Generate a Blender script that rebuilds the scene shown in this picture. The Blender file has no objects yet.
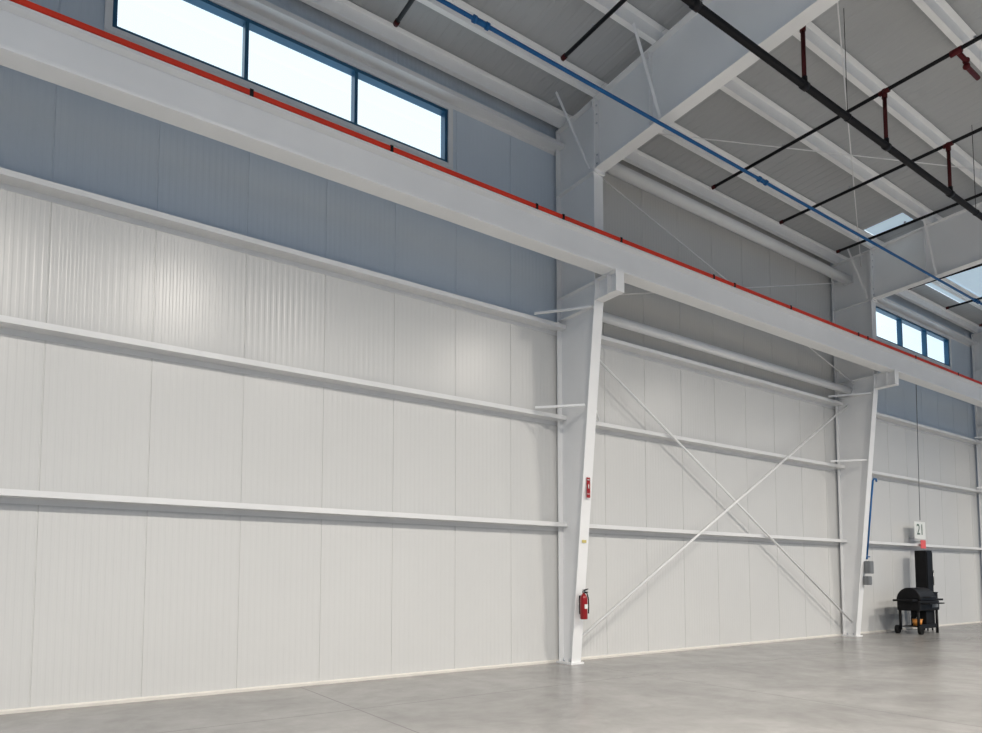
import bpy, math, random, bmesh
from mathutils import Vector, Matrix
random.seed(4)
S = bpy.context.scene
C = S.collection
S.view_settings.view_transform = 'Standard'

# ------------------------------------------------------------------ materials
def nt(m):
    m.use_nodes = True
    return m.node_tree.nodes, m.node_tree.links
def mat(name, col, rough=0.5, metal=0.0, var=0.04, scale=3.0, bump=0.0, spec=0.5, emit=None, es=0.0):
    m = bpy.data.materials.new(name)
    n, l = nt(m)
    b = n["Principled BSDF"]
    tc = n.new("ShaderNodeTexCoord")
    no = n.new("ShaderNodeTexNoise"); no.inputs["Scale"].default_value = scale
    no.inputs["Detail"].default_value = 4
    l.new(tc.outputs["Object"], no.inputs["Vector"])
    r = n.new("ShaderNodeValToRGB")
    r.color_ramp.elements[0].position = 0.3; r.color_ramp.elements[1].position = 0.7
    lo = [max(0, c*(1-var)) for c in col]; hi = [min(1, c*(1+var)) for c in col]
    r.color_ramp.elements[0].color = (*lo, 1); r.color_ramp.elements[1].color = (*hi, 1)
    l.new(no.outputs["Fac"], r.inputs["Fac"]); l.new(r.outputs["Color"], b.inputs["Base Color"])
    b.inputs["Roughness"].default_value = rough
    b.inputs["Metallic"].default_value = metal
    b.inputs["Specular IOR Level"].default_value = spec
    if bump:
        bp = n.new("ShaderNodeBump"); bp.inputs["Strength"].default_value = bump
        bp.inputs["Distance"].default_value = 0.01
        l.new(no.outputs["Fac"], bp.inputs["Height"]); l.new(bp.outputs["Normal"], b.inputs["Normal"])
    if emit:
        b.inputs["Emission Color"].default_value = (*emit, 1)
        b.inputs["Emission Strength"].default_value = es
    return m

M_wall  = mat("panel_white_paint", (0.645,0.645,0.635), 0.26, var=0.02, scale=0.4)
M_wallb = mat("panel_cool_shade_tint", (0.575,0.645,0.725), 0.28, var=0.03, scale=0.4)  # cool shade of the upper wall put into the panel colour
M_steel = mat("white_steel_paint", (0.84,0.845,0.85), 0.42, var=0.02, scale=1.5)
M_girt  = mat("galvanised_white_girt", (0.76,0.765,0.77), 0.42, var=0.03, scale=2)
M_purl  = mat("purlin_paint", (0.90,0.91,0.92), 0.5, var=0.03, scale=2)
M_deck  = mat("roof_liner_grey", (0.43,0.445,0.46), 0.45, var=0.03, scale=1)
M_base  = mat("offwhite_base_trim", (0.72,0.69,0.64), 0.5, var=0.05, scale=4)
M_blue  = mat("blue_pipe_paint", (0.012,0.11,0.30), 0.4, var=0.1, spec=0.3)
M_black = mat("black_pipe_paint", (0.008,0.008,0.010), 0.5, var=0.2, spec=0.2)
M_redf  = mat("maroon_fitting_paint", (0.06,0.006,0.007), 0.5, var=0.1, spec=0.2)
M_redc  = mat("dark_red_fitting_paint", (0.09,0.008,0.010), 0.5, spec=0.2)
M_red   = mat("red_orange_conductor_cover", (0.74,0.045,0.02), 0.45, var=0.14, scale=1.5, spec=0.3)
M_redx  = mat("glossy_red_enamel", (0.30,0.008,0.012), 0.28, var=0.05)
M_redp  = mat("pale_red_plate", (0.80,0.12,0.12), 0.5, var=0.05)
M_frame = mat("blue_aluminium", (0.012,0.09,0.18), 0.35, metal=0.1, var=0.1)
M_alu   = mat("brushed_aluminium", (0.6,0.62,0.65), 0.35, metal=0.8, var=0.05)
M_grey  = mat("grey_enclosure_paint", (0.17,0.18,0.19), 0.5, var=0.05)
M_rail  = mat("dark_rail_steel", (0.06,0.06,0.065), 0.5, var=0.1)
M_iron  = mat("black_enamel", (0.007,0.007,0.008), 0.5, var=0.2, spec=0.2)
M_rub   = mat("black_rubber", (0.010,0.010,0.010), 0.8, var=0.2, spec=0.2)
M_chr   = mat("stainless", (0.35,0.35,0.35), 0.3, metal=1.0, var=0.05)
M_white = mat("sign_white", (0.80,0.82,0.80), 0.5, var=0.01)
M_green = mat("sign_dark_green", (0.03,0.09,0.06), 0.5, var=0.02)
M_yel   = mat("yellow_sticker", (0.60,0.5,0.16), 0.5, var=0.05)
M_org   = mat("orange_plastic", (0.75,0.30,0.06), 0.45, var=0.05)
M_sky   = mat("translucent_skylight", (0.5,0.62,0.72), 0.4, var=0.02, emit=(0.66,0.85,1.0), es=0.38)
M_lens  = mat("led_lens", (0.9,0.9,0.9), 0.4, emit=(1,0.97,0.93), es=8)

def floor_mat():
    m = bpy.data.materials.new("polished_concrete"); n, l = nt(m); b = n["Principled BSDF"]
    tc = n.new("ShaderNodeTexCoord")
    def noise(scale,detail,rough,dist):
        a = n.new("ShaderNodeTexNoise"); a.inputs["Scale"].default_value = scale; a.inputs["Detail"].default_value = detail
        a.inputs["Roughness"].default_value = rough; a.inputs["Distortion"].default_value = dist
        l.new(tc.outputs["Object"], a.inputs["Vector"]); return a
    a = noise(0.6,8,0.65,0.5)
    r = n.new("ShaderNodeValToRGB")
    r.color_ramp.elements[0].position = 0.34; r.color_ramp.elements[1].position = 0.66
    r.color_ramp.elements[0].color = (0.220,0.215,0.208,1); r.color_ramp.elements[1].color = (0.315,0.308,0.298,1)
    l.new(a.outputs["Fac"], r.inputs["Fac"])
    a2 = noise(2.6,9,0.7,0.4)
    r2 = n.new("ShaderNodeMapRange"); r2.inputs[1].default_value=0.35; r2.inputs[2].default_value=0.65; r2.inputs[3].default_value=0.88; r2.inputs[4].default_value=1.07
    l.new(a2.outputs["Fac"], r2.inputs[0])
    mu = n.new("ShaderNodeMixRGB"); mu.blend_type='MULTIPLY'; mu.inputs[0].default_value=1.0
    l.new(r.outputs[0], mu.inputs[1]); l.new(r2.outputs[0], mu.inputs[2])
    sx = n.new("ShaderNodeSeparateXYZ"); l.new(tc.outputs["Object"], sx.inputs[0])
    def joint(sock, period, off):
        ad = n.new("ShaderNodeMath"); ad.operation='ADD'; ad.inputs[1].default_value = off; l.new(sock, ad.inputs[0])
        d = n.new("ShaderNodeMath"); d.operation='DIVIDE'; d.inputs[1].default_value = period; l.new(ad.outputs[0], d.inputs[0])
        f = n.new("ShaderNodeMath"); f.operation='FRACT'; l.new(d.outputs[0], f.inputs[0])
        c = n.new("ShaderNodeMath"); c.operation='LESS_THAN'; c.inputs[1].default_value = 0.018/period; l.new(f.outputs[0], c.inputs[0])
        return c.outputs[0]
    j1 = joint(sx.outputs[0], 4.5, 90-7.56); j2 = joint(sx.outputs[1], 4.5, 90-6.9)
    mx = n.new("ShaderNodeMath"); mx.operation='MAXIMUM'; l.new(j1, mx.inputs[0]); l.new(j2, mx.inputs[1])
    ml = n.new("ShaderNodeMath"); ml.operation='MULTIPLY'; ml.inputs[1].default_value = 0.5; l.new(mx.outputs[0], ml.inputs[0])
    mi = n.new("ShaderNodeMixRGB"); mi.inputs[2].default_value = (0.07,0.07,0.07,1)
    l.new(ml.outputs[0], mi.inputs[0]); l.new(mu.outputs[0], mi.inputs[1]); l.new(mi.outputs[0], b.inputs["Base Color"])
    b.inputs["Roughness"].default_value=0.27
    return m
M_floor = floor_mat()
def glass_mat():
    m = bpy.data.materials.new("clear_glazing"); n, l = nt(m)
    n.remove(n["Principled BSDF"]); o = n["Material Output"]
    t = n.new("ShaderNodeBsdfTransparent"); t.inputs[0].default_value = (0.95,0.985,1,1)
    g = n.new("ShaderNodeBsdfGlossy"); g.inputs["Roughness"].default_value = 0.05
    x = n.new("ShaderNodeMixShader"); x.inputs[0].default_value = 0.05
    l.new(t.outputs[0], x.inputs[1]); l.new(g.outputs[0], x.inputs[2]); l.new(x.outputs[0], o.inputs[0])
    return m
M_glass = glass_mat()

# ------------------------------------------------------------------ mesh helper
class MB:
    def __init__(s): s.v=[]; s.f=[]; s.sm=[]
    def add(s, vs, fs, smooth=False):
        o=len(s.v); s.v += [Vector(v) for v in vs]
        for f in fs: s.f.append([i+o for i in f]); s.sm.append(smooth)
        return s
    def box(s,x0,x1,y0,y1,z0,z1):
        return s.add([(x0,y0,z0),(x1,y0,z0),(x1,y1,z0),(x0,y1,z0),(x0,y0,z1),(x1,y0,z1),(x1,y1,z1),(x0,y1,z1)],
          [(0,3,2,1),(4,5,6,7),(0,1,5,4),(1,2,6,5),(2,3,7,6),(3,0,4,7)])
    def prism(s, pts, d):
        n=len(pts); d=Vector(d)
        vs=[Vector(p) for p in pts]+[Vector(p)+d for p in pts]
        return s.add(vs, [tuple(range(n))[::-1], tuple(range(n,2*n))]+[(i,(i+1)%n,(i+1)%n+n,i+n) for i in range(n)])
    def tube(s,p0,p1,r,seg=16,r1=None,cap=True):
        p0=Vector(p0);p1=Vector(p1); r1=r if r1 is None else r1
        z=(p1-p0).normalized(); a=Vector((0,0,1)) if abs(z.z)<0.9 else Vector((1,0,0))
        x=z.cross(a).normalized(); y=z.cross(x)
        vs=[]
        for p,rr in((p0,r),(p1,r1)):
            for i in range(seg):
                t=2*math.pi*i/seg; vs.append(p+x*rr*math.cos(t)+y*rr*math.sin(t))
        s.add(vs,[(i,(i+1)%seg,(i+1)%seg+seg,i+seg) for i in range(seg)],True)
        if cap:
            s.add(vs[:seg],[tuple(range(seg))]); s.add(vs[seg:],[tuple(range(seg))[::-1]])
        return s
    def path(s,pts,r,seg=12):
        for a,b in zip(pts[:-1],pts[1:]): s.tube(a,b,r,seg)
        for p in pts[1:-1]: s.sphere(p,r,8,6)
        return s
    def sphere(s,c,r,u=16,v=10,sz=1.0):
        c=Vector(c); vs=[];fs=[]
        for j in range(v+1):
            ph=math.pi*j/v
            for i in range(u):
                t=2*math.pi*i/u; vs.append(c+Vector((r*math.sin(ph)*math.cos(t),r*math.sin(ph)*math.sin(t),r*sz*math.cos(ph))))
        for j in range(v):
            for i in range(u): fs.append((j*u+i,(j+1)*u+i,(j+1)*u+(i+1)%u,j*u+(i+1)%u))
        return s.add(vs,fs,True)
    def done(s,name,m,origin=(0,0,0),parent=None,bevel=0.0,**props):
        o=Vector(origin)
        me=bpy.data.meshes.new(name); me.from_pydata([v-o for v in s.v],[],s.f); me.validate()
        for p,k in zip(me.polygons,s.sm): p.use_smooth=k
        bm=bmesh.new(); bm.from_mesh(me); bmesh.ops.remove_doubles(bm,verts=bm.verts,dist=0.00005); bmesh.ops.recalc_face_normals(bm,faces=bm.faces); bm.to_mesh(me); bm.free()
        me.materials.append(m)
        ob=bpy.data.objects.new(name,me); C.objects.link(ob)
        if parent: ob.parent=parent; ob.location=o-parent.location
        else: ob.location=o
        if bevel:
            b=ob.modifiers.new("bevel",'BEVEL'); b.width=bevel; b.segments=2; b.limit_method='ANGLE'
        for k,v in props.items(): ob[k]=v
        return ob
def empty(name,loc,**props):
    e=bpy.data.objects.new(name,None); e.location=loc; e.empty_display_size=0.2; C.objects.link(e)
    for k,v in props.items(): e[k]=v
    return e
def clone(root,delta,**props):
    r=root.copy(); r.location=root.location+Vector(delta); C.objects.link(r)
    for k,v in props.items(): r[k]=v
    def rec(src,dst):
        for ch in list(src.children):
            c=ch.copy(); C.objects.link(c); c.parent=dst; rec(ch,c)
    rec(root,r)
    return r
def text(body,size,m,loc,parent,name="lettering",rot=(math.pi/2,0,0)):
    cu=bpy.data.curves.new(name,'FONT'); cu.body=body; cu.size=size; cu.align_x='CENTER'; cu.align_y='CENTER'; cu.extrude=0.001
    t=bpy.data.objects.new(name+"_tmp",cu); C.objects.link(t)
    bpy.context.view_layer.update()
    me=bpy.data.meshes.new_from_object(t.evaluated_get(bpy.context.evaluated_depsgraph_get()))
    bpy.data.objects.remove(t)
    me.materials.clear(); me.materials.append(m)
    ob=bpy.data.objects.new(name,me); C.objects.link(ob); ob.rotation_euler=rot
    ob.parent=parent; ob.location=Vector(loc)-parent.location
    return ob

# ------------------------------------------------------------------ dimensions
WY=8.78                      # wall inner face
COLS=[-1.44,7.56,16.56,25.0]
BAY=9.0
XL,XR=-4.0,36.0
def rz(y): return 9.2+(8.7-y)/24.0      # top of rafters
DECK=0.21

# ------------------------------------------------------------------ wall with ribs and window openings
WIN=[(0.69,5.28,7.84,8.72),(18.69,23.28,7.84,8.72)]
P0=0.17; PW=1.0575
def xprofile(x0,x1):
    pts=[]
    k0=int(math.floor((x0-P0)/PW))-1; k1=int(math.ceil((x1-P0)/PW))+1
    for k in range(k0,k1):
        b=P0+k*PW
        pts+= [(b-0.007,0.0),(b-0.004,0.008),(b+0.004,0.008),(b+0.007,0.0)]
        nr=14; w=PW/nr
        for i in range(nr):
            c=b+(i+0.5)*w
            pts+=[(c-0.022,0.0),(c-0.012,0.0014),(c+0.012,0.0014),(c+0.022,0.0)]
    return [(x0,0.0)]+[p for p in pts if x0<p[0]<x1]+[(x1,0.0)]
def strip(w,x0,x1,z0,z1):
    pr=xprofile(x0,x1); vs=[];fs=[]
    for x,d in pr: vs+=[(x,WY+d,z0),(x,WY+d,z1)]
    for i in range(len(pr)-1): fs.append((2*i,2*i+2,2*i+3,2*i+1))
    w.add(vs,fs)
TOP=9.42; ZM=5.64
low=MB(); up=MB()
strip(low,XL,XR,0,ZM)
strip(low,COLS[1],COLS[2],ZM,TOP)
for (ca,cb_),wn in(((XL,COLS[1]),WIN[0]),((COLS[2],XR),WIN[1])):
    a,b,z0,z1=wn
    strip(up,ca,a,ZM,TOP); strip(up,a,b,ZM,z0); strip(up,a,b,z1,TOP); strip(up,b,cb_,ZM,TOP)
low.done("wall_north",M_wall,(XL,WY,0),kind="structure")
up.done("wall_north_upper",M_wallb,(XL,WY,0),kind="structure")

MB().box(XL-4,XR+4,-14,WY+0.3,-0.2,0).done("floor",M_floor,(0,0,0),kind="structure")
MB().prism([(XL,WY,0.0),(XL,WY-0.030,0.0),(XL,WY-0.030,0.03),(XL,WY-0.012,0.045),(XL,WY,0.045)],(XR-XL,0,0)).done("baseboard_north",M_base,(XL,WY,0),kind="structure")

# ceiling deck
SKY=[(15.85,16.44,6.75,7.6),(19.4,22.6,6.7,8.1)]
dk=MB()
def dstrip(x0,x1,y0,y1):
    pts=[]; per=0.2; k=math.floor(x0/per)
    while k*per<x1:
        c=k*per+per/2
        pts+=[(c-0.034,0),(c-0.014,-0.006),(c+0.014,-0.006),(c+0.034,0)]
        k+=1
    pr=[(x0,0)]+[p for p in pts if x0<p[0]<x1]+[(x1,0)]
    vs=[];fs=[]
    for x,d in pr:
        for y in (y0,y1): vs.append((x,y,rz(y)+DECK-d))
    for i in range(len(pr)-1): fs.append((2*i,2*i+2,2*i+3,2*i+1))
    dk.add(vs,fs)
YB=-8.0
cur=XL
for i,(a,b,c,d) in enumerate(SKY):
    dstrip(cur,a,YB,WY+0.1); dstrip(a,b,YB,c); dstrip(a,b,d,WY+0.1); cur=b
dstrip(cur,XR,YB,WY+0.1)
dk.done("ceiling",M_deck,(0,0,9.4),kind="structure")
for i,(a,b,c,d) in enumerate(SKY):
    q=MB(); q.prism([(a,c,rz(c)+DECK+0.02),(b,c,rz(c)+DECK+0.02),(b,d,rz(d)+DECK+0.02),(a,d,rz(d)+DECK+0.02)],(0,0,0.02))
    q.done("window_%d"%(i+3),M_sky,((a+b)/2,(c+d)/2,rz((c+d)/2)+DECK),kind="structure")

# ------------------------------------------------------------------ windows
for i,(a,b,z0,z1) in enumerate(WIN):
    f=MB(); t=0.05; y0=WY-0.03; y1=WY+0.10
    f.box(a,b,y0,y1,z0,z0+t).box(a,b,y0,y1,z1-t,z1)
    n=3; pw=(b-a)/n
    for k in range(n+1):
        x=a+k*pw; x=min(max(x,a+t/2),b-t/2); f.box(x-t/2,x+t/2,y0+0.002,y1-0.002,z0+t,z1-t)
    fr=f.done("window_%d"%(i+1),M_frame,((a+b)/2,WY,z0),kind="structure")
    g=MB(); g.box(a+t,b-t,WY+0.045,WY+0.053,z0+t,z1-t); g.done("glass",M_glass,((a+b)/2,WY+0.05,z0),fr)
    e=MB(); e.box(a-0.08,b+0.08,WY-0.06,WY-0.001,z0-0.06,z0-0.001).box(a-0.08,b+0.08,WY-0.06,WY-0.001,z1+0.001,z1+0.06)
    e.box(a-0.08,a-0.001,WY-0.058,WY-0.002,z0,z1).box(b+0.001,b+0.08,WY-0.058,WY-0.002,z0,z1)
    e.done("trim_%d"%(i+1),M_girt,((a+b)/2,WY,z0),kind="structure")

# ------------------------------------------------------------------ columns
BZ=6.205                      # crane beam seat height
IB,IT=8.42,7.79              # inner flange y at base / at crane level
def inner(z): return IB-(IB-IT)*min(z/6.0,1)
FW=0.10
def make_column(X):
    root=empty("steel_column",(X,8.4,0),category="column",group="tapered frame columns",
      label="white painted tapered steel I-section column with crane bracket")
    o=(X,8.4,0)
    YO=8.72; ZB=6.0
    MB().prism([(X-0.006,YO-0.015,0.03),(X-0.006,inner(0),0.03),(X-0.006,IT,ZB),(X-0.006,IT,8.05),(X-0.006,IT,rz(IT)-0.02),(X-0.006,YO-0.015,rz(YO)-0.02)],(0.012,0,0)).done("web",M_steel,o,root)
    MB().box(X-FW,X+FW,YO-0.016,YO,0.03,rz(YO)-0.02).done("outer_flange",M_steel,o,root)
    MB().prism([(X-FW,inner(0),0.03),(X-FW,inner(0)-0.016,0.03),(X-FW,IT-0.016,ZB),(X-FW,IT-0.016,8.05),(X-FW,IT,8.05),(X-FW,IT,ZB)],(2*FW,0,0)).done("inner_flange",M_steel,o,root)
    MB().prism([(X-FW,IT,rz(IT)),(X-FW,YO,rz(YO)),(X-FW,YO,rz(YO)-0.016),(X-FW,IT,rz(IT)-0.016)],(2*FW,0,0)).done("cap_plate",M_steel,o,root)
    MB().box(X-0.12,X+0.12,IT-0.025,IT,7.98,rz(7.7)-0.03).done("splice_plate",M_steel,o,root)
    MB().box(X-0.14,X+0.14,IB-0.05,YO+0.02,0,0.03).done("base_plate",M_steel,o,root)
    for sx in(-1,1):
        for y in(8.48,8.62): MB().tube((X+sx*0.075,y,0.03),(X+sx*0.075,y,0.085),0.018,6).done("anchor_bolt",M_alu,o,root)
    for z in(8.03,6.19,5.80,):
        for sx in(-1,1):
            x0,x1=sorted((X+sx*0.006,X+sx*0.09)); MB().box(x0,x1,inner(z),YO-0.016,z-0.006,z+0.006).done("stiffener",M_steel,o,root)
    br=MB(); y1=inner(5.9)-0.016; y0=7.33; zb=5.86
    br.box(X-0.09,X+0.09,y0,y1,BZ-0.015,BZ).box(X-0.09,X+0.09,y0,y1,zb,zb+0.015).box(X-0.006,X+0.006,y0,y1,zb,BZ)
    br.box(X-0.09,X+0.09,y0-0.012,y0,zb,BZ)
    br.box(X-0.09,X+0.09,7.504,7.516,zb,BZ)
    br.done("crane_bracket",M_steel,o,root)
    for z in(8.12,8.26,8.80,8.95,9.1):
        for sx in(-1,1): MB().tube((X+sx*0.07,IT-0.07,z),(X+sx*0.07,IT+0.02,z),0.014,6).done("bolt",M_alu,o,root)
    return root
col1=make_column(COLS[1])
cols=[clone(col1,(COLS[0]-COLS[1],0,0)),col1,clone(col1,(BAY,0,0)),clone(col1,(COLS[3]-COLS[1],0,0))]
cols[1]["label"]="white tapered steel column carrying a red fire extinguisher"
cols[2]["label"]="white tapered steel column with grey switch boxes and blue air pipe"

# ------------------------------------------------------------------ rafters
def make_rafter(X):
    root=empty("roof_rafter",(X,4,8.1),category="rafter",group="frame rafters",label="white deep steel I-section rafter under the roof purlins")
    o=(X,4,8.1); ys=IT-0.025
    bot=[(ys,8.03),(3.9,8.16),(-6.5,8.95)]
    MB().prism([(X-0.006,y,z+0.014) for y,z in bot]+[(X-0.006,-6.5,rz(-6.5)-0.01),(X-0.006,ys,rz(ys)-0.01)],(0.012,0,0)).done("web",M_steel,o,root)
    MB().prism([(X-0.11,y,z) for y,z in bot]+[(X-0.11,y,z+0.016) for y,z in bot[::-1]],(0.22,0,0)).done("bottom_flange",M_steel,o,root)
    MB().prism([(X-0.11,ys,rz(ys)),(X-0.11,-6.5,rz(-6.5)),(X-0.11,-6.5,rz(-6.5)-0.016),(X-0.11,ys,rz(ys)-0.016)],(0.22,0,0)).done("top_flange",M_steel,o,root)
    MB().box(X-0.12,X+0.12,ys-0.025,ys,7.98,rz(7.7)-0.03).done("end_plate",M_steel,o,root)
    for y in(6.6,3.9):
        zb=8.07 if y>5 else 8.18
        for sx in(-1,1):
            x0,x1=sorted((X+sx*0.006,X+sx*0.09)); MB().box(x0,x1,y-0.005,y+0.005,zb,rz(y)-0.02).done("stiffener",M_steel,o,root)
    return root
r1=make_rafter(COLS[1])
for k in(0,2,3): clone(r1,(COLS[k]-COLS[1],0,0))

# ------------------------------------------------------------------ girts (per bay)
def extr(profile,x0,x1):
    m=MB(); m.prism([(x0,y,z) for y,z in profile],(x1-x0,0,0)); return m
def zgirt(z,x0,x1,dep=0.20,fl=0.065,t=0.004):
    y=WY-0.002
    prof=[(y,z-fl),(y,z+t),(y-dep+t,z+t),(y-dep+t,z+fl),(y-dep+0.018,z+fl),(y-dep+0.018,z+fl+t),(y-dep,z+fl+t),(y-dep,z),(y-t,z),(y-t,z-fl)]
    return extr(prof,x0,x1)
for bi in range(len(COLS)):
    x0=COLS[bi]+0.015; x1=(COLS[bi+1] if bi+1<len(COLS) else XR)-0.015
    for z in(2.26,4.07,5.64):
        zgirt(z,x0,x1).done("steel_girt",M_girt,((x0+x1)/2,WY,z),None,category="girt",group="wall girts",
               label="long white Z-shaped steel girt fixed along the panel wall")
    if bi!=1:
        zgirt(8.86,x0,x1).done("eave_girt",M_girt,((x0+x1)/2,WY,8.86),None,category="girt",group="eave girts",
           label="white steel girt under the eave above the window band")

# ------------------------------------------------------------------ purlins
PY=[8.55,7.68,6.42,5.16,3.9,2.64,1.38,0.12,-1.14,-2.4,-3.66,-4.92]
for bi in range(len(COLS)):
    x0=COLS[bi]+0.004; x1=(COLS[bi+1] if bi+1<len(COLS) else XR)-0.004
    for y in PY:
        z=rz(y)+0.001; h=0.195; t=0.004; f=0.085
        prof=[(y,z),(y+f,z),(y+f,z+0.02),(y+f-t,z+0.02),(y+f-t,z+t),(y+t,z+t),(y+t,z+h),(y-f,z+h),(y-f,z+h-t),(y,z+h-t)]
        extr(prof,x0,x1).done("roof_purlin",M_purl,((x0+x1)/2,y,z),None,category="purlin",group="roof purlins",
               label="white steel roof purlin running between rafters")

# tubular struts
for (x0,x1,y,z,r) in((7.58,16.54,8.34,8.70,0.11),(7.58,16.54,8.40,5.95,0.085)):
    e=empty("tubular_strut",((x0+x1)/2,y,z),category="strut",label="white round steel strut tube spanning between two columns")
    MB().tube((x0+0.03,y,z),(x1-0.03,y,z),r,20).done("tube",M_steel,((x0+x1)/2,y,z),e)
    for x in(x0+0.006,x1-0.030): MB().box(x,x+0.024,y-0.11,y+0.11,z-0.12,z+0.12).done("end_plate",M_steel,((x0+x1)/2,y,z),e)

# ------------------------------------------------------------------ angle braces
def brace(p0,p1,name="flange_brace",w=0.045,lab="short white angle brace from girt to column flange",grp="flange braces",cat="brace",mt=None):
    p0=Vector(p0);p1=Vector(p1); d=p1-p0; up_=Vector((0,0,1))
    if abs(d.normalized().z)>0.95: up_=Vector((0,1,0))
    s=d.cross(up_).normalized(); u=s.cross(d).normalized()
    m=MB(); t=0.005
    m.prism([p0,p0+s*w,p0+s*w+u*t,p0+u*t+s*t,p0+s*t+u*w,p0+u*w],d)
    return m.done(name,mt or M_steel,(p0+p1)/2,None,category=cat,group=grp,label=lab)
for X in COLS[1:]:
    for z in(4.15,5.72):
        for sx in(-1,1): brace((X+sx*0.72,WY-0.23,z),(X+sx*0.115,inner(z)+0.03,z+0.02))
for X in COLS[1:]:
    for y in(6.42,3.9,1.38):
        zb=8.09 if y>5 else (8.18 if y>3 else 8.37)
        for sx in(-1,1): brace((X+sx*0.65,y-0.03,rz(y)-0.02),(X+sx*0.12,y-0.03,zb),lab="thin white angle brace from purlin to rafter flange",grp="rafter flange braces")
    brace((X-0.70,8.02,rz(8.1)+0.0),(X-0.13,7.86,8.05),lab="thin white angle brace at the frame knee",grp="knee braces")

# ------------------------------------------------------------------ cross bracing
def rod(p0,p1,r,lab,name="brace_rod"):
    c=(Vector(p0)+Vector(p1))/2
    return MB().tube(p0,p1,r,10).done(name,M_steel,c,None,category="bracing rod",group="bracing rods",label=lab)
rod((7.60,8.46,0.35),(16.50,8.46,5.60),0.024,"white steel cross-bracing rod against the panel wall")
rod((7.60,8.52,5.60),(16.50,8.52,0.35),0.024,"white steel cross-bracing rod against the panel wall")
rod((7.62,8.20,6.1),(16.5,8.20,8.6),0.011,"thin white bracing rod above the crane level")
rod((7.62,8.27,8.5),(16.5,8.27,6.1),0.011,"thin white bracing rod above the crane level")
for (ya,yb) in((8.0,3.9),(3.9,-0.5)):
    rod((7.62,ya,8.95),(16.5,yb,9.05),0.010,"thin white roof bracing rod between rafters")
    rod((7.62,yb,9.02),(16.5,ya,8.90),0.010,"thin white roof bracing rod between rafters")

# ------------------------------------------------------------------ crane runway beam (I-section)
xa,xb=-3.5,33.0; yc=7.48
cr=empty("crane_runway_beam",(15,yc,BZ),category="crane beam",label="long white steel I-section crane runway beam on column brackets")
z0=BZ+0.001; z1=6.68; wb=0.03
prof=[(yc-0.13,z0),(yc+0.13,z0),(yc+0.13,z0+0.035),(yc+wb,z0+0.045),(yc+wb,z1-0.04),(yc+0.13,z1-0.03),(yc+0.13,z1),(yc-0.13,z1),(yc-0.13,z1-0.03),(yc-wb,z1-0.04),(yc-wb,z0+0.045),(yc-0.13,z0+0.035)]
extr(prof,xa,xb).done("girder",M_steel,(15,yc,z0),cr)
prof=[(yc-0.045,z1),(yc+0.045,z1),(yc+0.045,z1+0.012),(yc+0.01,z1+0.02),(yc+0.01,z1+0.06),(yc+0.03,z1+0.065),(yc+0.03,z1+0.09),(yc-0.03,z1+0.09),(yc-0.03,z1+0.065),(yc-0.01,z1+0.06),(yc-0.01,z1+0.02),(yc-0.045,z1+0.012)]
extr(prof,xa,xb).done("rail",M_rail,(15,yc,z1),cr)
cd=empty("conductor_bar",(15,7.34,z1),category="conductor bar",label="orange-red crane conductor bar with small black hangers along the beam")
zc=z1+0.008; ya=yc-0.14
extr([(ya,zc),(ya+0.04,zc),(ya+0.04,zc+0.052),(ya+0.03,zc+0.062),(ya+0.01,zc+0.062),(ya,zc+0.052)],xa,xb).done("bar",M_red,(15,7.34,z1),cd)
h=MB().box(-1.995,-1.955,ya-0.006,ya+0.05,z1-0.002,zc+0.066).done("hanger",M_black,(-1.98,7.38,z1),cd)
for dx in(1.5,3.9,5.6,7.9,8.4,9.6,11.9,12.5,14.3,16.9,17.3,19.6,22.0,24.4,27.0,29.5):
    c=h.copy(); C.objects.link(c); c.parent=cd; c.location=h.location+Vector((dx,0,0))

# ------------------------------------------------------------------ sprinkler piping
sp=empty("sprinkler_piping",(10,4.57,7.76),category="sprinkler pipes",label="black steel sprinkler main with branch lines and dark red couplings")
MB().tube((-3,4.57,7.76),(32,4.57,7.76),0.045,18).done("main_pipe",M_black,(10,4.57,7.76),sp)
BX=[1.62,3.79,5.96,8.13,10.30,12.47,14.64,18.0,20.17,22.34,24.5]
for i,x in enumerate(BX):
    ye=6.8 if i==2 else 7.6
    MB().tube((x,ye,8.6),(x,1.2,8.62),0.028,12).done("branch_pipe",M_black,(x,4.57,8.6),sp)
    MB().tube((x,ye+0.01,8.6),(x,ye-0.06,8.6),0.036,12).done("end_cap",M_redf,(x,4.57,8.6),sp)
    MB().tube((x,4.57,7.80),(x,4.57,8.58),0.028,12).done("riser",M_redf,(x,4.57,7.76),sp)
    MB().tube((x-0.05,4.57,7.76),(x+0.05,4.57,7.76),0.055,14).tube((x,4.57,7.78),(x,4.57,7.87),0.038,12).done("coupling",M_black,(x,4.57,7.76),sp)
    MB().tube((x,4.57,8.50),(x,4.57,8.63),0.038,12).tube((x,4.50,8.6),(x,4.64,8.6),0.038,12).done("tee_fitting",M_redf,(x,4.57,7.76),sp)
    for y in(6.2,3.4):
        MB().tube((x,y,8.6),(x,y,8.66),0.012,8).tube((x,y,8.655),(x,y,8.665),0.025,10).done("sprinkler_head",M_alu,(x,4.57,8.6),sp)
f=MB().path([(10.30,3.62,8.6),(10.60,3.62,8.6),(10.60,3.62,8.52),(11.0,3.62,8.52)],0.030,12)
f.sphere((10.60,3.62,8.6),0.045).sphere((10.60,3.62,8.52),0.045).tube((10.3,3.56,8.6),(10.3,3.70,8.6),0.045,12)
f.done("cross_fitting",M_redc,(10.3,3.62,8.6),sp)
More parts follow.
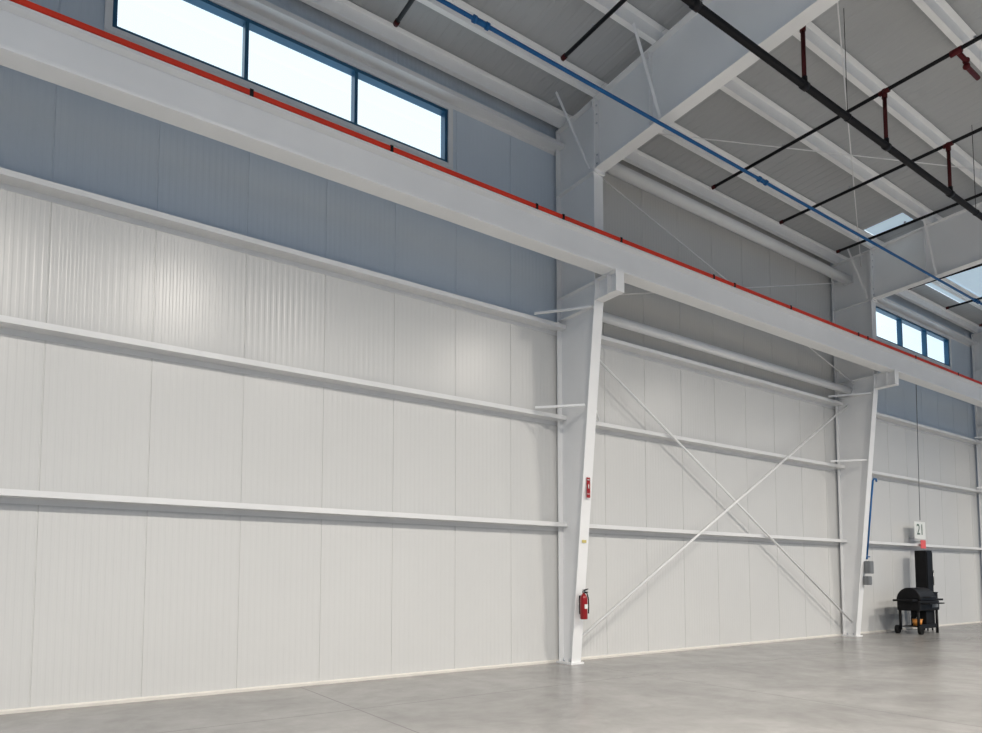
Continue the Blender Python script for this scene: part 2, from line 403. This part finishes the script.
for x in(1,4.9,9.2,13.5,17.6,21.2):
    MB().tube((x,4.57,7.8),(x,4.57,rz(4.57)-0.02),0.005,6).tube((x-0.012,4.57,7.76),(x+0.012,4.57,7.76),0.052,14).done("pipe_hanger",M_black,(10,4.57,7.8),sp)

# ------------------------------------------------------------------ blue compressed-air line
bl=empty("compressed_air_pipe",(10,6.3,7.95),category="air pipe",label="bright blue compressed air pipe running below the rafters")
MB().tube((-3,6.3,7.93),(32,6.3,7.93),0.024,14).done("pipe",M_blue,(10,6.3,7.93),bl)
for x in(4.25,9.85,18.4,23.0):
    MB().tube((x-0.11,6.3,7.93),(x-0.07,6.3,7.93),0.043,14).tube((x-0.09,6.3,7.93),(x+0.09,6.3,7.93),0.034,14).tube((x+0.07,6.3,7.93),(x+0.11,6.3,7.93),0.043,14).done("coupling",M_blue,(x,6.3,7.93),bl)

# drop and boxes at column 2
X2=COLS[2]; ax=X2+0.127
dp=empty("air_drop_pipe",(ax,8.2,1.9),category="air pipe",label="blue compressed air drop pipe beside the steel column")
MB().path([(ax+0.16,7.99,3.70),(ax+0.13,7.99,3.76),(ax+0.04,7.99,3.76),(ax,8.00,3.71),(ax,8.20,1.90)],0.022,12).done("pipe",M_blue,(ax,8.2,1.9),dp)
MB().tube((ax,8.20,1.95),(ax,8.21,1.84),0.026,12).tube((ax,8.20,1.90),(ax,8.13,1.90),0.012,8).done("valve",M_blue,(ax,8.2,1.9),dp)
bx0=X2+0.10
for (x,z,w_,h_,lab) in((bx0,1.50,0.20,0.30,"small grey electrical disconnect switch box on the column"),(bx0-0.01,1.23,0.17,0.21,"small grey electrical outlet box below the switch box")):
    yb=inner(z+h_)-0.022
    e=empty("switch_box",(x,yb,z),category="electrical box",label=lab)
    MB().box(x-w_/2,x+w_/2,yb-0.12,yb,z,z+h_).done("body",M_grey,(x,yb,z),e,bevel=0.008)
    MB().box(x-w_/2+0.015,x+w_/2-0.015,yb-0.132,yb-0.12,z+0.015,z+h_-0.015).done("cover",M_grey,(x,yb,z),e,bevel=0.004)
    MB().box(x+w_/2,x+w_/2+0.03,yb-0.09,yb-0.06,z+h_*0.45,z+h_*0.8).done("lever",M_black,(x,yb,z),e)

# ------------------------------------------------------------------ fire extinguisher + sign on column 1
X=COLS[1]
fx,fy=X-0.01,8.20
ex=empty("fire_extinguisher",(fx,fy,0.74),category="fire extinguisher",label="red fire extinguisher with black hose hung on the white column")
o=(fx,fy,0.74); q=0.93
b=MB(); pr=[(0.0,0.0),(0.052,0.0),(0.060,0.012),(0.060,0.33),(0.052,0.365),(0.036,0.395),(0.020,0.41),(0.020,0.43),(0,0.43)]
seg=24; vs=[];fs=[]
for r_,z_ in pr:
    for i in range(seg):
        t=2*math.pi*i/seg; vs.append((fx+r_*math.cos(t),fy+r_*math.sin(t),0.74+z_))
for j in range(len(pr)-1):
    for i in range(seg): fs.append((j*seg+i,j*seg+(i+1)%seg,(j+1)*seg+(i+1)%seg,(j+1)*seg+i))
b.add(vs,fs,True); b.done("cylinder",M_redx,o,ex)
MB().box(fx-0.018,fx+0.018,fy-0.02,fy+0.02,1.16,1.195).tube((fx,fy,1.18),(fx,fy-0.033,1.18),0.013,12).done("valve",M_chr,o,ex)
MB().prism([(fx-0.01,fy-0.02,1.195),(fx-0.01,fy-0.10,1.22),(fx-0.01,fy-0.10,1.235),(fx-0.01,fy+0.03,1.21)],(0.02,0,0)).done("handle",M_black,o,ex)
MB().prism([(fx-0.01,fy-0.02,1.16),(fx-0.01,fy-0.09,1.17),(fx-0.01,fy-0.09,1.185),(fx-0.01,fy-0.02,1.18)],(0.02,0,0)).done("trigger",M_black,o,ex)
MB().path([(fx+0.016,fy,1.17),(fx+0.06,fy-0.01,1.16),(fx+0.08,fy-0.02,1.08),(fx+0.08,fy-0.03,0.95),(fx+0.073,fy-0.03,0.83)],0.010,10).done("hose",M_rub,o,ex)
lb=MB(); vs=[]; N=10
for i in range(N+1):
    t=math.radians(-120+70*i/N)
    for z in(0.91,0.98): vs.append((fx+0.0615*math.cos(t),fy+0.0615*math.sin(t),z))
lb.add(vs,[(2*i,2*i+2,2*i+3,2*i+1) for i in range(N)],True); lb.done("paper_label",M_white,o,ex)
MB().box(fx-0.025,fx+0.025,fy+0.058,inner(1.12)-0.018,0.82,1.12).done("wall_bracket",M_black,o,ex)

def flange_y(z): return inner(z)-0.016
yy=flange_y(3.02)-0.006
sg=empty("fire_extinguisher_sign",(X,yy,2.72),category="sign",label="small red vertical sign with white lettering on the column")
MB().box(X-0.038,X+0.038,yy-0.006,yy,2.70,3.03).done("plate",M_redx,(X,yy,2.72),sg)
text("FIRE",0.031,M_white,(X,yy-0.008,2.99),sg)
MB().tube((X,yy-0.008,2.85),(X,yy-0.008,2.91),0.010,12).tube((X,yy-0.008,2.91),(X,yy-0.008,2.925),0.005,8).done("pictogram",M_white,(X,yy,2.8),sg)
text("EXT.",0.030,M_white,(X,yy-0.008,2.76),sg)
MB().box(X-0.045,X+0.045,flange_y(2.02)-0.008,flange_y(2.02)-0.001,1.975,2.02).done("warning_sticker",M_yel,(X,flange_y(2.0),2.0),None,category="sticker",label="small yellow sticker on the white column flange")

# ------------------------------------------------------------------ number sign, red tag, cable on bay 3 wall
sx=20.25; sy_=WY-0.26
sn=empty("number_sign",(sx,sy_,2.40),category="sign",label="white numbered bay sign fixed to the wall girt")
MB().box(sx-0.32,sx+0.32,sy_-0.012,sy_,2.46,2.93).done("plate",M_white,(sx,sy_,2.4),sn)
text("21",0.42,M_green,(sx,sy_-0.016,2.70),sn)
MB().box(sx-0.05,sx+0.05,sy_,WY-0.004,2.48,2.52).done("standoff",M_alu,(sx,sy_,2.4),sn)
al=empty("red_tag",(sx+0.15,sy_,2.36),category="sign",label="small pinkish-red tag fixed below the numbered sign")
MB().box(sx+0.02,sx+0.32,sy_-0.010,sy_,2.20,2.43).done("plate",M_redp,(sx+0.15,sy_,2.36),al)
MB().box(sx+0.14,sx+0.18,sy_,WY-0.004,2.37,2.40).done("standoff",M_alu,(sx+0.15,sy_,2.36),al)
MB().tube((20.45,WY-0.24,6.9),(20.35,WY-0.24,2.98),0.010,8).sphere((20.45,WY-0.24,6.92),0.05).done("hanging_cable",M_grey,(20.4,WY-0.2,2.9),None,category="cable",label="thin grey cable hanging along the wall to the sign")

# ------------------------------------------------------------------ barrel grill
gx,gy=18.82,8.05
gr=empty("barbecue_grill",(gx,gy,0),category="barbecue grill",label="black barrel smoker grill with side shelves and wheels")
o=(gx,gy,0)
def barrel(x0,x1,cy,cz,ry,rzz,a0,a1,n=20):
    m=MB()
    pts=[(cy+ry*math.cos(math.radians(a0+(a1-a0)*i/n)),cz+rzz*math.sin(math.radians(a0+(a1-a0)*i/n))) for i in range(n+1)]
    m.prism([(x0,p[0],p[1]) for p in pts],(x1-x0,0,0)); return m
MB().box(gx-0.50,gx+0.66,gy-0.28,gy+0.28,0.60,0.86).done("firebox",M_iron,o,gr,bevel=0.03)
barrel(gx-0.48,gx+0.42,gy,0.86,0.30,0.34,0,180).done("lid",M_iron,o,gr,bevel=0.02)
MB().tube((gx-0.34,gy-0.36,0.96),(gx+0.24,gy-0.36,0.96),0.014,10).tube((gx-0.29,gy-0.36,0.96),(gx-0.29,gy-0.27,0.96),0.01,8).tube((gx+0.21,gy-0.36,0.96),(gx+0.21,gy-0.27,0.96),0.01,8).done("lid_handle",M_iron,o,gr)
MB().box(gx+0.43,gx+0.66,gy-0.24,gy+0.24,0.865,1.06).box(gx+0.425,gx+0.67,gy-0.255,gy+0.255,1.06,1.08).done("hopper",M_iron,o,gr,bevel=0.006)
MB().box(gx+0.66,gx+0.98,gy-0.24,gy+0.24,0.85,0.90).done("side_shelf",M_iron,o,gr)
MB().box(gx-0.80,gx-0.50,gy-0.24,gy+0.24,0.85,0.90).done("side_shelf",M_iron,o,gr)
MB().box(gx-0.44,gx+0.40,gy-0.50,gy-0.28,0.78,0.81).done("front_shelf",M_iron,o,gr)
for sx_ in(-0.46,0.60):
    for sy in(-1,1):
        MB().tube((gx+sx_,gy+sy*0.22,0.10 if sx_<0 else 0.0),(gx+sx_,gy+sy*0.22,0.62),0.036,8).done("leg",M_iron,o,gr)
MB().box(gx-0.47,gx+0.61,gy-0.22,gy+0.22,0.18,0.20).box(gx-0.47,gx+0.61,gy-0.24,gy-0.21,0.14,0.25).done("lower_shelf",M_iron,o,gr)
for sy in(-1,1):
    MB().tube((gx-0.48,gy+sy*0.28-0.03,0.11),(gx-0.48,gy+sy*0.28+0.04,0.11),0.11,20).tube((gx-0.48,gy+sy*0.28-0.04,0.11),(gx-0.48,gy+sy*0.28+0.05,0.11),0.03,12).done("wheel",M_rub,o,gr)
MB().box(gx+0.06,gx+0.54,gy-0.19,gy+0.19,0.20,0.58).done("fuel_box",M_iron,o,gr,bevel=0.01)
MB().box(gx+0.20,gx+0.55,gy-0.29,gy-0.28,0.68,0.76).done("control_panel",M_grey,o,gr)
bx_,by_=gx-0.16,gy-0.06
bk=empty("plastic_bucket",(bx_,by_,0.205),category="bucket",label="small orange plastic bucket on the grill's lower shelf")
MB().tube((bx_,by_,0.203),(bx_,by_,0.38),0.095,20,0.12).tube((bx_,by_,0.36),(bx_,by_,0.38),0.125,20).done("pail",M_org,(bx_,by_,0.205),bk)
MB().path([(bx_+0.12*math.cos(a),by_-0.02,0.37+0.07*math.sin(a)) for a in [math.pi*i/10 for i in range(11)]],0.004,6).done("bail_handle",M_chr,(bx_,by_,0.205),bk)
GS=0.96
gr.scale=(GS,GS,GS); bk.scale=(GS,GS,GS); bk.location=gr.location+(bk.location-gr.location)*GS

# tall black cabinet
cx,cy=20.02,8.36
cb=empty("tall_black_cabinet",(cx,cy,0),category="cabinet",label="tall narrow black metal cabinet standing against the wall")
o=(cx,cy,0); hw=0.18; hd=0.14
MB().box(cx-hw,cx+hw,cy-hd,cy+hd,0.10,2.13).done("body",M_iron,o,cb,bevel=0.01)
MB().box(cx-hw+0.02,cx+hw-0.02,cy-hd-0.02,cy-hd,0.75,2.08).done("door",M_iron,o,cb,bevel=0.006)
MB().box(cx-hw+0.02,cx+hw-0.02,cy-hd-0.02,cy-hd,0.15,0.70).done("door",M_iron,o,cb,bevel=0.006)
yh=cy-hd-0.05
MB().tube((cx+0.11,yh,1.2),(cx+0.11,yh,1.6),0.012,8).tube((cx+0.11,yh,1.22),(cx+0.11,yh+0.035,1.22),0.008,8).tube((cx+0.11,yh,1.58),(cx+0.11,yh+0.035,1.58),0.008,8).done("handle",M_chr,o,cb)
for a in(-1,1):
    for b_ in(-1,1): MB().tube((cx+a*0.14,cy+b_*0.10,0),(cx+a*0.14,cy+b_*0.10,0.10),0.02,8).done("leg",M_iron,o,cb)

# ------------------------------------------------------------------ high bay lights
def light_fixture(x,y,power,spread):
    z=8.75
    e=empty("unseen_high_bay_light",(x,y,z),category="ceiling light",group="high bay lights",label="unseen white linear high bay light hung from the roof")
    MB().prism([(x-0.6,y-0.3,z),(x-0.6,y+0.3,z),(x-0.6,y+0.22,z+0.08),(x-0.6,y-0.22,z+0.08)],(1.2,0,0)).done("housing",M_steel,(x,y,z),e)
    MB().box(x-0.57,x+0.57,y-0.27,y+0.27,z-0.012,z-0.002).done("lens",M_lens,(x,y,z),e)
    for d in(-0.4,0.4): MB().tube((x+d,y,z+0.08),(x+d,y,9.40),0.004,6).done("suspension_wire",M_alu,(x,y,z),e)
    L=bpy.data.lights.new("high_bay_area",'AREA'); L.shape='RECTANGLE'; L.size=1.2; L.size_y=0.6; L.energy=power; L.color=(1,0.93,0.835); L.spread=math.radians(spread)
    lo=bpy.data.objects.new("lamp",L); C.objects.link(lo); lo.parent=e; lo.location=(0,0,-0.03)
for x in(-1.44,3.06,12.06,20.9,29.0):
    light_fixture(x,-1.0,840 if x<15 else 680,156)
for x in(-1.44,7.56,16.56,25.0):  # second row, added out of view to soften the crane beam's wall shadow
    light_fixture(x,-6.0,560,161)

# ------------------------------------------------------------------ world
Wd=bpy.data.worlds.new("overcast_sky"); S.world=Wd; Wd.use_nodes=True
n=Wd.node_tree.nodes; l=Wd.node_tree.links; bg=n["Background"]
tc=n.new("ShaderNodeTexCoord"); sp_=n.new("ShaderNodeSeparateXYZ"); l.new(tc.outputs["Generated"],sp_.inputs[0])
mr=n.new("ShaderNodeMapRange"); mr.inputs[1].default_value=-0.2; mr.inputs[2].default_value=0.4; mr.inputs[3].default_value=0.33; mr.inputs[4].default_value=1.4
l.new(sp_.outputs[1],mr.inputs[0]); l.new(mr.outputs[0],bg.inputs["Strength"])
cr_=n.new("ShaderNodeValToRGB"); cr_.color_ramp.elements[0].position=0.0; cr_.color_ramp.elements[1].position=0.4
cr_.color_ramp.elements[0].color=(0.45,0.68,1.0,1); cr_.color_ramp.elements[1].color=(0.82,0.94,1.0,1)
l.new(sp_.outputs[1],cr_.inputs[0]); l.new(cr_.outputs[0],bg.inputs["Color"])

# ------------------------------------------------------------------ camera
cam=bpy.data.cameras.new("camera"); co=bpy.data.objects.new("camera",cam); C.objects.link(co)
cam.sensor_width=36; cam.sensor_fit='HORIZONTAL'; cam.lens=680/982*36
cam.shift_y=166.5/982; cam.clip_end=200
co.location=(0,0,1.42); co.rotation_euler=(math.radians(93.7),0,math.radians(-34.9))
S.camera=co
